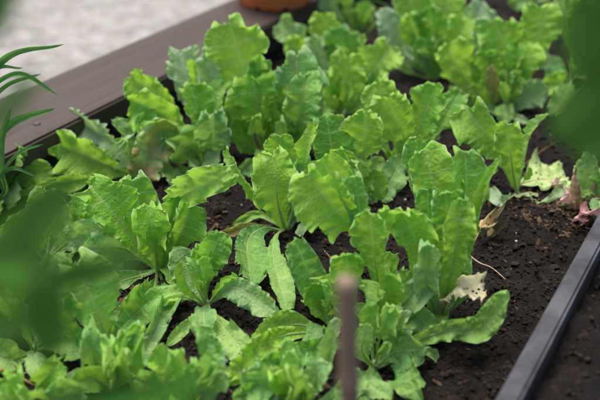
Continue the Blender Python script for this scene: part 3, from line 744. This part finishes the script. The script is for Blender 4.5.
# brown bud standing on the soil
def bud():
    B0 = on_z(575, 210, 0); s = depth(B0) / F
    root = tag(empty('dry_bud', B0), 'upright brown pointed bud standing among pink petals at the right', 'bud')
    top = on_y(575, 172, B0[1] + .002)
    nu, nv = 22, 26; V = []
    for j in range(nv):
        t = j / (nv - 1)
        r = 5.6 * s * (np.interp(t, [0, .12, .35, .6, .85, 1], [.5, .9, 1.0, .86, .48, .03]))
        c = B0 * (1 - t) + top * t
        for i in range(nu):
            a = i / nu * 2 * math.pi
            rr = r * (1 + .10 * math.sin(a * 5 + t * 7) + .05 * math.sin(a * 9 - t * 13)) * (1 + .05 * math.sin(t * 38))
            V.append(c + np.array([rr * math.cos(a), rr * math.sin(a), 0]))
    Fc = [(j * nu + i, j * nu + (i + 1) % nu, (j + 1) * nu + (i + 1) % nu, (j + 1) * nu + i) for j in range(nv - 1) for i in range(nu)]
    mesh_obj('bud_body', V, Fc, M_BUD, root)
    V, Fc = tube([top - (0, 0, .002), top + (.0005, 0, .004), top + (-.001, 0, .007)], [(0, .0013), (.6, .0016), (1, .0006)], 8, 8)
    mesh_obj('bud_tip', V, Fc, M_BUD, root)
    for a in (0.6, 2.4, 3.9, 5.3):
        dv = np.array([math.cos(a), math.sin(a), 0]); 
        P = [B0 + dv * 3 * s + (0, 0, .002), B0 + dv * 8.5 * s + (0, 0, .006), B0 + dv * 9 * s + (0, 0, .016)]
        o = build_leaf('bract', root, P, 4.5 * s, 'ovate', 0, 25, seed=int(a * 50), mat=M_BUD, rib=False, ruf=.6, teeth=.2)
bud()

# twig on the soil at lower left, strings of dry root at right
def twig(name, pts, r, label, mat=M_STRAW, cat='twig', branch=None):
    P = [on_z(x, y, h / 100) for x, y, h in pts]
    root = tag(empty(name, [P[0][0], P[0][1], 0]), label, cat)
    V, Fc = tube(P, [(0, r), (.5, r * .85), (1, r * .4)], 30, 8); mesh_obj('stalk', V, Fc, mat, root)
    if branch:
        P = [on_z(x, y, h / 100) for x, y, h in branch]
        V, Fc = tube(P, [(0, r * .7), (1, r * .3)], 16, 6); mesh_obj('side_shoot', V, Fc, mat, root)
twig('twig', [(-8,366,.7),(16,375,.8),(34,385,.6),(46,384,.9),(60,391,.6)], .0011, 'thin tan forked twig on the soil at the lower left', branch=[(18,377,.8),(30,372,1.0),(48,378,.8),(66,382,.5)])
twig('dry_root', [(466,232,.4),(466,250,.5),(478,262,.4),(492,268,.6),(506,280,.4)], .0010, 'thin dark root thread curving over the bare soil', cat='root', mat=M_BUD)
twig('dry_stalk', [(524,165,.5),(540,152,1.2),(556,142,1.0)], .0006, 'very thin dry stalk behind the flat dying leaf', cat='stalk')
twig('dry_stalk', [(58,194,.5),(64,200,1.0),(68,207,.5)], .0011, 'short pale dry stalk on the dark soil at the left', cat='stalk')

# ------------------------------------------------------------------ brown stake near the lens
def stake():
    Y = .31
    top = on_y(346, 279, Y); P2 = on_y(352, 400, Y - .006)
    d = (P2 - top) / (top[2] - P2[2]); foot = top + d * (top[2] + .0)
    root = tag(empty('plant_stake', foot), 'blurred upright brown wooden stake at the bottom centre', 'stake')
    pts = [foot + (0, 0, -.02), foot * .65 + top * .35 + (.0012, 0, 0), foot * .3 + top * .7 - (.001, 0, 0), top]
    n, kk = 70, 20
    C, L = catmull(pts, n); T, B, N = frames(C, np.array([0, -1., .2])); V = []
    for i in range(n):
        t = i / (n - 1); r = .0050 * (1.05 - .12 * t)
        for kn in (.18, .47, .79): r += .0010 * math.exp(-((t - kn) / .012) ** 2)
        for j in range(kk):
            a = j / kk * 2 * math.pi
            rr = r * (1 + .05 * math.sin(3 * a + 4 * t) + .03 * math.sin(7 * a + 11 * t))
            if i == n - 1: rr *= .86
            V.append(C[i] + B[i] * rr * math.cos(a) + N[i] * rr * math.sin(a))
    Fc = [(i * kk + j, i * kk + (j + 1) % kk, (i + 1) * kk + (j + 1) % kk, (i + 1) * kk + j) for i in range(n - 1) for j in range(kk)]
    Fc.append(tuple((n - 1) * kk + j for j in range(kk)))
    mesh_obj('shaft', V, Fc, M_STAKE, root)
stake()

# ------------------------------------------------------------------ blurred plants close to the lens
def smooth_blade(name, parent, P, hw, shape, mat, turn=0, cup=15, seed=1, rib=True, ruf=.5):
    return build_leaf(name, parent, P, hw, shape, turn, cup, seed=seed, mat=mat, rib=rib, rib_mat=mat, rib_r=.0012, teeth=0, ruf=ruf, blister=.4)
def near_plant(name, label, base, stem_pts, leaves, mat, stem_r=.0035):
    base = np.array(base, float)
    root = tag(empty(name, base), label, 'plant')
    P = [base] + [on_y(x, y, Y) for x, y, Y in stem_pts]
    V, Fc = tube(P, [(0, stem_r), (.7, stem_r * .7), (1, stem_r * .35)], 40, 10); mesh_obj('stem', V, Fc, mat, root)
    C, _ = catmull(P, 60)
    for i, (pts, W, sh, turn) in enumerate(leaves):
        Q = [on_y(x, y, Y) for x, y, Y in pts]
        # the leaf stalk leaves the stem at its nearest point
        j = np.argmin(np.linalg.norm(C - Q[0], axis=1)); Q = [C[j]] + Q if np.linalg.norm(C[j] - Q[0]) > .004 else Q
        m = Q[len(Q) // 2]
        smooth_blade('leaf', root, Q, W / 2 / F * depth(m), sh, mat, turn, seed=300 + i * 5 + int(abs(base[0]) * 100))
    return root
near_plant('broad_leaved_plant', 'out-of-focus dark green leafy plant crossing the lower left corner', (-.12, .09, 0.0),
    [(-90, 470, 0.172), (-90, 300, 0.192), (-86, 200, 0.203), (-80, 40, 0.213)], [
    ([(-86, 292, 0.197), (0, 252, 0.203), (36, 220, 0.203), (70, 178, 0.207)], 58, 'long', 0),
    ([(-86, 310, 0.197), (10, 286, 0.203), (80, 272, 0.203), (146, 260, 0.207)], 34, 'long', 10),
    ([(-86, 270, 0.192), (20, 266, 0.187), (48, 300, 0.183), (54, 372, 0.177)], 54, 'long', 0),
    ([(-86, 420, 0.177), (20, 412, 0.183), (120, 398, 0.183), (204, 380, 0.187)], 34, 'long', 10),
    ([(-86, 340, 0.179), (-20, 330, 0.177), (20, 322, 0.175), (52, 326, 0.174)], 40, 'long', 0),
    ([(-84, 130, 0.203), (-20, 128, 0.203), (14, 100, 0.207), (40, 66, 0.213)], 24, 'long', 0),
    ([(-82, 60, 0.207), (-40, 44, 0.203), (-8, 18, 0.203), (14, -40, 0.207)], 40, 'long', 0),
], M_BROAD)
near_plant('broad_leaved_plant', 'out-of-focus dark green broad leaf hanging in at the right edge', (.21, .12, 0.0),
    [(760, 380, 0.215), (740, 200, 0.226), (730, 0, 0.242), (720, -60, 0.248)], [
    ([(730, 60, 0.242), (680, 46, 0.237), (626, 84, 0.231), (560, 150, 0.226)], 104, 'wide', 0),
    ([(730, -30, 0.242), (690, -50, 0.237), (640, -20, 0.237), (584, 78, 0.231)], 110, 'long', 0),
], M_BROAD)
def grass():
    base = on_z(-70, 215, 0)
    root = tag(empty('grass_tuft', base), 'thin arching grass blades at the left edge over the grey board', 'grass tuft')
    Yb = base[1]
    bl = [([(-40,200,0),(-36,120,-.03),(4,60,-.06),(62,54,-.07)], 7), ([(-34,200,0),(-30,120,-.03),(14,74,-.05),(59,96,-.06)], 5),
          ([(-12,200,-.01),(-4,150,-.03),(14,122,-.05),(56,108,-.05)], 7), ([(0,196,-.02),(4,172,-.05),(22,152,-.07),(46,144,-.08)], 3.5),
          ([(2,198,-.02),(3,170,-.04),(2,140,-.05),(8,112,-.06)], 6), ([(-30,200,0),(-26,130,-.03),(4,88,-.05),(40,74,-.07)], 4),
          ([(0,198,-.02),(0,180,-.04),(14,168,-.06),(36,176,-.07)], 4), ([(-20,200,0),(-18,130,-.03),(-6,70,-.05),(24,66,-.08)], 5)]
    for i, (pts, W) in enumerate(bl):
        Q = [base + (.004 * i - .01, 0, .002)]
        for x, y, dd in pts:
            P = on_y(x, y, Yb + dd); Q.append(P if P[2] > .005 else on_z(x, y, .02))
        smooth_blade('blade', root, Q, W * .75 / F * depth(Q[-2]), 'long', M_BLADE, (i * 23) % 30, 25, seed=500 + i, rib=False, ruf=0)
grass()
def wild_shoot():
    base = on_z(352, 45, 0)
    root = tag(empty('grass_shoot', base), 'single thin arching grass blade in the dark top of the bed', 'grass')
    Q = [base] + [on_y(x, y, base[1]) for x, y in ((351, 20), (356, 4), (372, 0), (398, 10))]
    smooth_blade('blade', root, Q, .0016, 'long', M_BLADE, 0, 25, seed=777, rib=False, ruf=0)
wild_shoot()

# ------------------------------------------------------------------ the raised bed
def bedbox(name, d0, d1, n0, n1, z0, z1, mat, parent=None, bevel=.003):
    c = bedp((d0 + d1) / 2, (n0 + n1) / 2, (z0 + z1) / 2)
    return box(name, c.tolist(), d1 - d0, n1 - n0, z1 - z0, mat, parent, bevel, rot=math.pi / 2 - TH)
bb = tag(empty('bed_wall', bedp(.9, .76, -.30)), 'left wall of the raised bed topped by a wide grey-brown board', 'bed wall')
bedbox('top_board', -.5, 3.6, .695, .824, .032, .060, M_WOOD, bb, .003)
bedbox('upper_slat', -.5, 3.6, .716, .737, -.004, .029, M_DARKW, bb, .002)
bedbox('lower_slat', -.5, 3.6, .709, .730, -.12, -.0065, M_DARKW, bb, .002)
bedbox('outer_slat', -.5, 3.6, .790, .812, -.30, .0295, M_WOOD, bb, .003)
def screw(px, py, z, parent):
    P = on_z(px, py, z); n = 18; V = []
    for r, h in ((.0045, -.001), (.0045, .0012), (.0032, .0020), (.0016, .0012)):
        V += [P + np.array([r * math.cos(i / n * 6.2832), r * math.sin(i / n * 6.2832), h]) for i in range(n)]
    Fc = [(j * n + i, j * n + (i + 1) % n, (j + 1) * n + (i + 1) % n, (j + 1) * n + i) for j in range(3) for i in range(n)]
    Fc.append(tuple(3 * n + i for i in range(n)))
    mesh_obj('screw', V, Fc, M_STEEL, parent)
screw(37, 124, .060, bb)
rr = tag(empty('bed_wall', bedp(.6, .10, -.30)), 'right wall of the raised bed with a narrow dark grey rim, lower right corner', 'bed wall')
bedbox('rim', -.4, 3.6, .0905, .1065, .040, .060, M_RAIL, rr, .0025)
bedbox('board', -.4, 3.6, .0925, .1045, -.30, .0385, M_DARKW, rr, .002)
fw = tag(empty('bed_wall', bedp(2.6, .4, -.30)), 'dark far end wall of the raised bed beyond the last lettuces', 'bed wall')
bedbox('board', 2.25, 2.28, .112, .700, -.30, .030, M_DARKW, fw, .002)

# terracotta pot standing on the wide board
def pot():
    c = bedp(1.178, .752, .0605)
    root = tag(empty('plant_pot', c), 'orange terracotta pot standing on the wide board at the top', 'plant pot')
    prof = [(.0, .004), (.050, .004), (.050, .0), (.054, .0), (.0551, .007), (.056, .012), (.062, .06), (.067, .105), (.0715, .106), (.073, .112), (.074, .132), (.072, .134), (.068, .134), (.066, .128), (.062, .108), (.060, .10), (0, .100)]
    prof = [(r * 1.12, z) for r, z in prof]
    n = 96; V = []
    for r, z in prof: V += [c + np.array([r * math.cos(i / n * 2 * math.pi), r * math.sin(i / n * 2 * math.pi), z]) for i in range(n)]
    Fc = [(j * n + i, j * n + (i + 1) % n, (j + 1) * n + (i + 1) % n, (j + 1) * n + i) for j in range(len(prof) - 2) for i in range(n)
          if not (j in (1, 3) and (i % 12) in (4, 5))]
    o = mesh_obj('pot_body', V, Fc, M_TERRA, root)
    Vs = []; m = 40
    for j in range(9):
        for i in range(m):
            r = .069 * j / 8; a = i / m * 6.2832; Vs.append(c + np.array([r * math.cos(a), r * math.sin(a), .103 + .002 * math.sin(a * 5 + j)]))
    Fs = [(j * m + i, j * m + (i + 1) % m, (j + 1) * m + (i + 1) % m, (j + 1) * m + i) for j in range(8) for i in range(m)]
    mesh_obj('potting_soil', Vs, Fs, M_SOIL, root)
pot()

# ------------------------------------------------------------------ ground
def sheet(name, d0, d1, n0, n1, z, step, mat, amp=1., seed=3):
    nd = int((d1 - d0) / step) + 1; nn = int((n1 - n0) / step) + 1
    D, Nn = np.meshgrid(np.linspace(d0, d1, nd), np.linspace(n0, n1, nn), indexing='ij')
    D = D.ravel(); Nn = Nn.ravel(); q = np.stack([D, Nn], 1)
    h = soil_h(D, Nn, seed)
    V = D[:, None] * ED + Nn[:, None] * EN + np.array([0, 0, 1.]) * (z + amp * h)[:, None]
    i, j = np.meshgrid(np.arange(nd - 1), np.arange(nn - 1), indexing='ij'); i = i.ravel(); j = j.ravel()
    Fc = np.stack([i * nn + j, (i + 1) * nn + j, (i + 1) * nn + j + 1, i * nn + j + 1], 1)
    return tag(mesh_obj(name, V, Fc, mat), kind='structure')

sheet('soil', -.2, 2.25, .1055, .708, 0, .0032, M_SOIL)
sheet('soil', -.4, 2.3, -.75, .0895, .044, .006, M_SOIL, 1.3, 9)
me = bpy.data.meshes.new('ground'); g0 = 40
me.from_pydata([(-g0, -g0, -.30), (g0, -g0, -.30), (g0, g0, -.30), (-g0, g0, -.30)], [], [(0, 1, 2, 3)]); me.materials.append(M_GRAVEL)
tag(link(bpy.data.objects.new('ground', me)), kind='structure')

def lumps(name, count, size, mat, label, d=(.28, 1.9), n=(.12, .70), z=0., seed=1, squash=.7, elong=1., pick=None):
    g = np.random.default_rng(seed)
    import bmesh
    bm = bmesh.new(); bmesh.ops.create_icosphere(bm, subdivisions=1, radius=1)
    U = np.array([v.co[:] for v in bm.verts]); Fb = np.array([[v.index for v in f.verts] for f in bm.faces]); bm.free()
    if pick is not None:
        PP = np.array([on_z(cx + g.normal() * 16, cy + g.normal() * 9, 0) for cx, cy in (pick[g.integers(len(pick))] for _ in range(count))])
    else:
        u = g.uniform(size=count) ** 1.4; dd = d[0] + (d[1] - d[0]) * u; nn = g.uniform(n[0], n[1], count)
        PP = dd[:, None] * ED + nn[:, None] * EN
    PP[:, 2] = z + (soil_at(PP) if z == 0 else soil_h(PP[:, :2] @ ED[:2], PP[:, :2] @ EN[:2], 9) * 1.3)
    VV = []; FF = []
    for i in range(count):
        s = size * g.lognormal(0, .5)
        q = U * (1 + .25 * g.normal(size=(len(U), 1))) * np.array([s * elong, s, s * squash])
        a = g.uniform(0, 6.3); ti = g.normal() * .4; Ra = np.array([[math.cos(a), -math.sin(a), 0], [math.sin(a), math.cos(a), 0], [0, 0, 1]])
        Rb = np.array([[math.cos(ti), 0, math.sin(ti)], [0, 1, 0], [-math.sin(ti), 0, math.cos(ti)]])
        q = q @ Rb.T @ Ra.T + PP[i] + (0, 0, s * .2)
        VV.append(q); FF.append(Fb + len(U) * i)
    o = mesh_obj(name, np.vstack(VV), np.vstack(FF), mat, smooth=False)
    return tag(o, label, 'soil', kind='stuff')
lumps('soil_crumbs', 46000, .00115, M_CLOD, 'dark crumbs of moist soil all over the bed', d=(.33, 1.5), seed=5)
lumps('soil_clods', 700, .0030, M_CLOD, 'larger dark clods of soil scattered over the bed', seed=6)
lumps('bark_chips', 900, .0010, M_BARK, 'reddish brown bark chips mixed into the bed soil', seed=7, squash=.35, elong=2.2)
lumps('bark_litter', 520, .0011, M_BARK, 'orange-brown litter gathered around the bud and the dying leaf', seed=8, squash=.4, elong=2.4, pick=[(545, 205), (560, 208), (530, 212), (575, 222), (550, 215), (110, 300), (125, 292), (215, 225)])
lumps('root_fibres', 380, .00055, M_STRAW, 'fine tan root fibres and straw bits in the bed soil', seed=21, squash=.7, elong=11)
lumps('grit', 190, .0011, M_PERL, 'white grit specks in the bed soil', seed=9)
lumps('soil_lumps', 5000, .0020, M_CLOD, 'dark crumbs on the soil outside the bed, lower right', d=(.25, 1.4), n=(-.25, .086), z=.044, seed=10)

# ------------------------------------------------------------------ light
W = bpy.data.worlds.new('World'); S.world = W; W.use_nodes = True
nt = W.node_tree; nt.nodes.clear(); kk_ = NT(nt)
sky = kk_.n('ShaderNodeTexSky', sky_type='NISHITA'); sky.sun_disc = False
EL, AZ = R(72), R(318)
sky.sun_elevation = EL; sky.sun_rotation = AZ; sky.air_density = 1.0; sky.dust_density = 3.0; sky.ozone_density = 1.0
bg = kk_.n('ShaderNodeBackground'); bg.inputs[1].default_value = .095; kk_.l(sky.outputs[0], bg.inputs[0])
wo = kk_.n('ShaderNodeOutputWorld'); kk_.l(bg.outputs[0], wo.inputs[0])
ld = bpy.data.lights.new('sun', 'SUN'); ld.energy = 2.3; ld.angle = R(34); ld.color = (1, .93, .84)
lo = link(bpy.data.objects.new('sun', ld))
import mathutils
sd = mathutils.Vector((math.sin(AZ) * math.cos(EL), math.cos(AZ) * math.cos(EL), math.sin(EL)))
lo.rotation_euler = sd.to_track_quat('Z', 'Y').to_euler(); lo.location = (sd * 5)[:]

# ------------------------------------------------------------------ camera
cd = bpy.data.cameras.new('camera'); cam = link(bpy.data.objects.new('camera', cd))
cam.location = (0, 0, H); cam.rotation_euler = (math.pi / 2 - PITCH, 0, 0)
cd.sensor_width = 36; cd.lens = F / 600 * 36; cd.clip_start = .01; cd.clip_end = 200
cd.dof.use_dof = True; cd.dof.focus_distance = .80; cd.dof.aperture_fstop = 4.2; cd.dof.aperture_blades = 0
S.camera = cam
S.view_settings.view_transform = 'Standard'; S.view_settings.look = 'None'; S.view_settings.gamma = 1; S.view_settings.use_curve_mapping = False
S.view_settings.exposure = 0.87
S.render.engine = 'CYCLES'
S.cycles.max_bounces = 6; S.cycles.diffuse_bounces = 4; S.cycles.glossy_bounces = 2; S.cycles.transmission_bounces = 4; S.cycles.transparent_max_bounces = 6
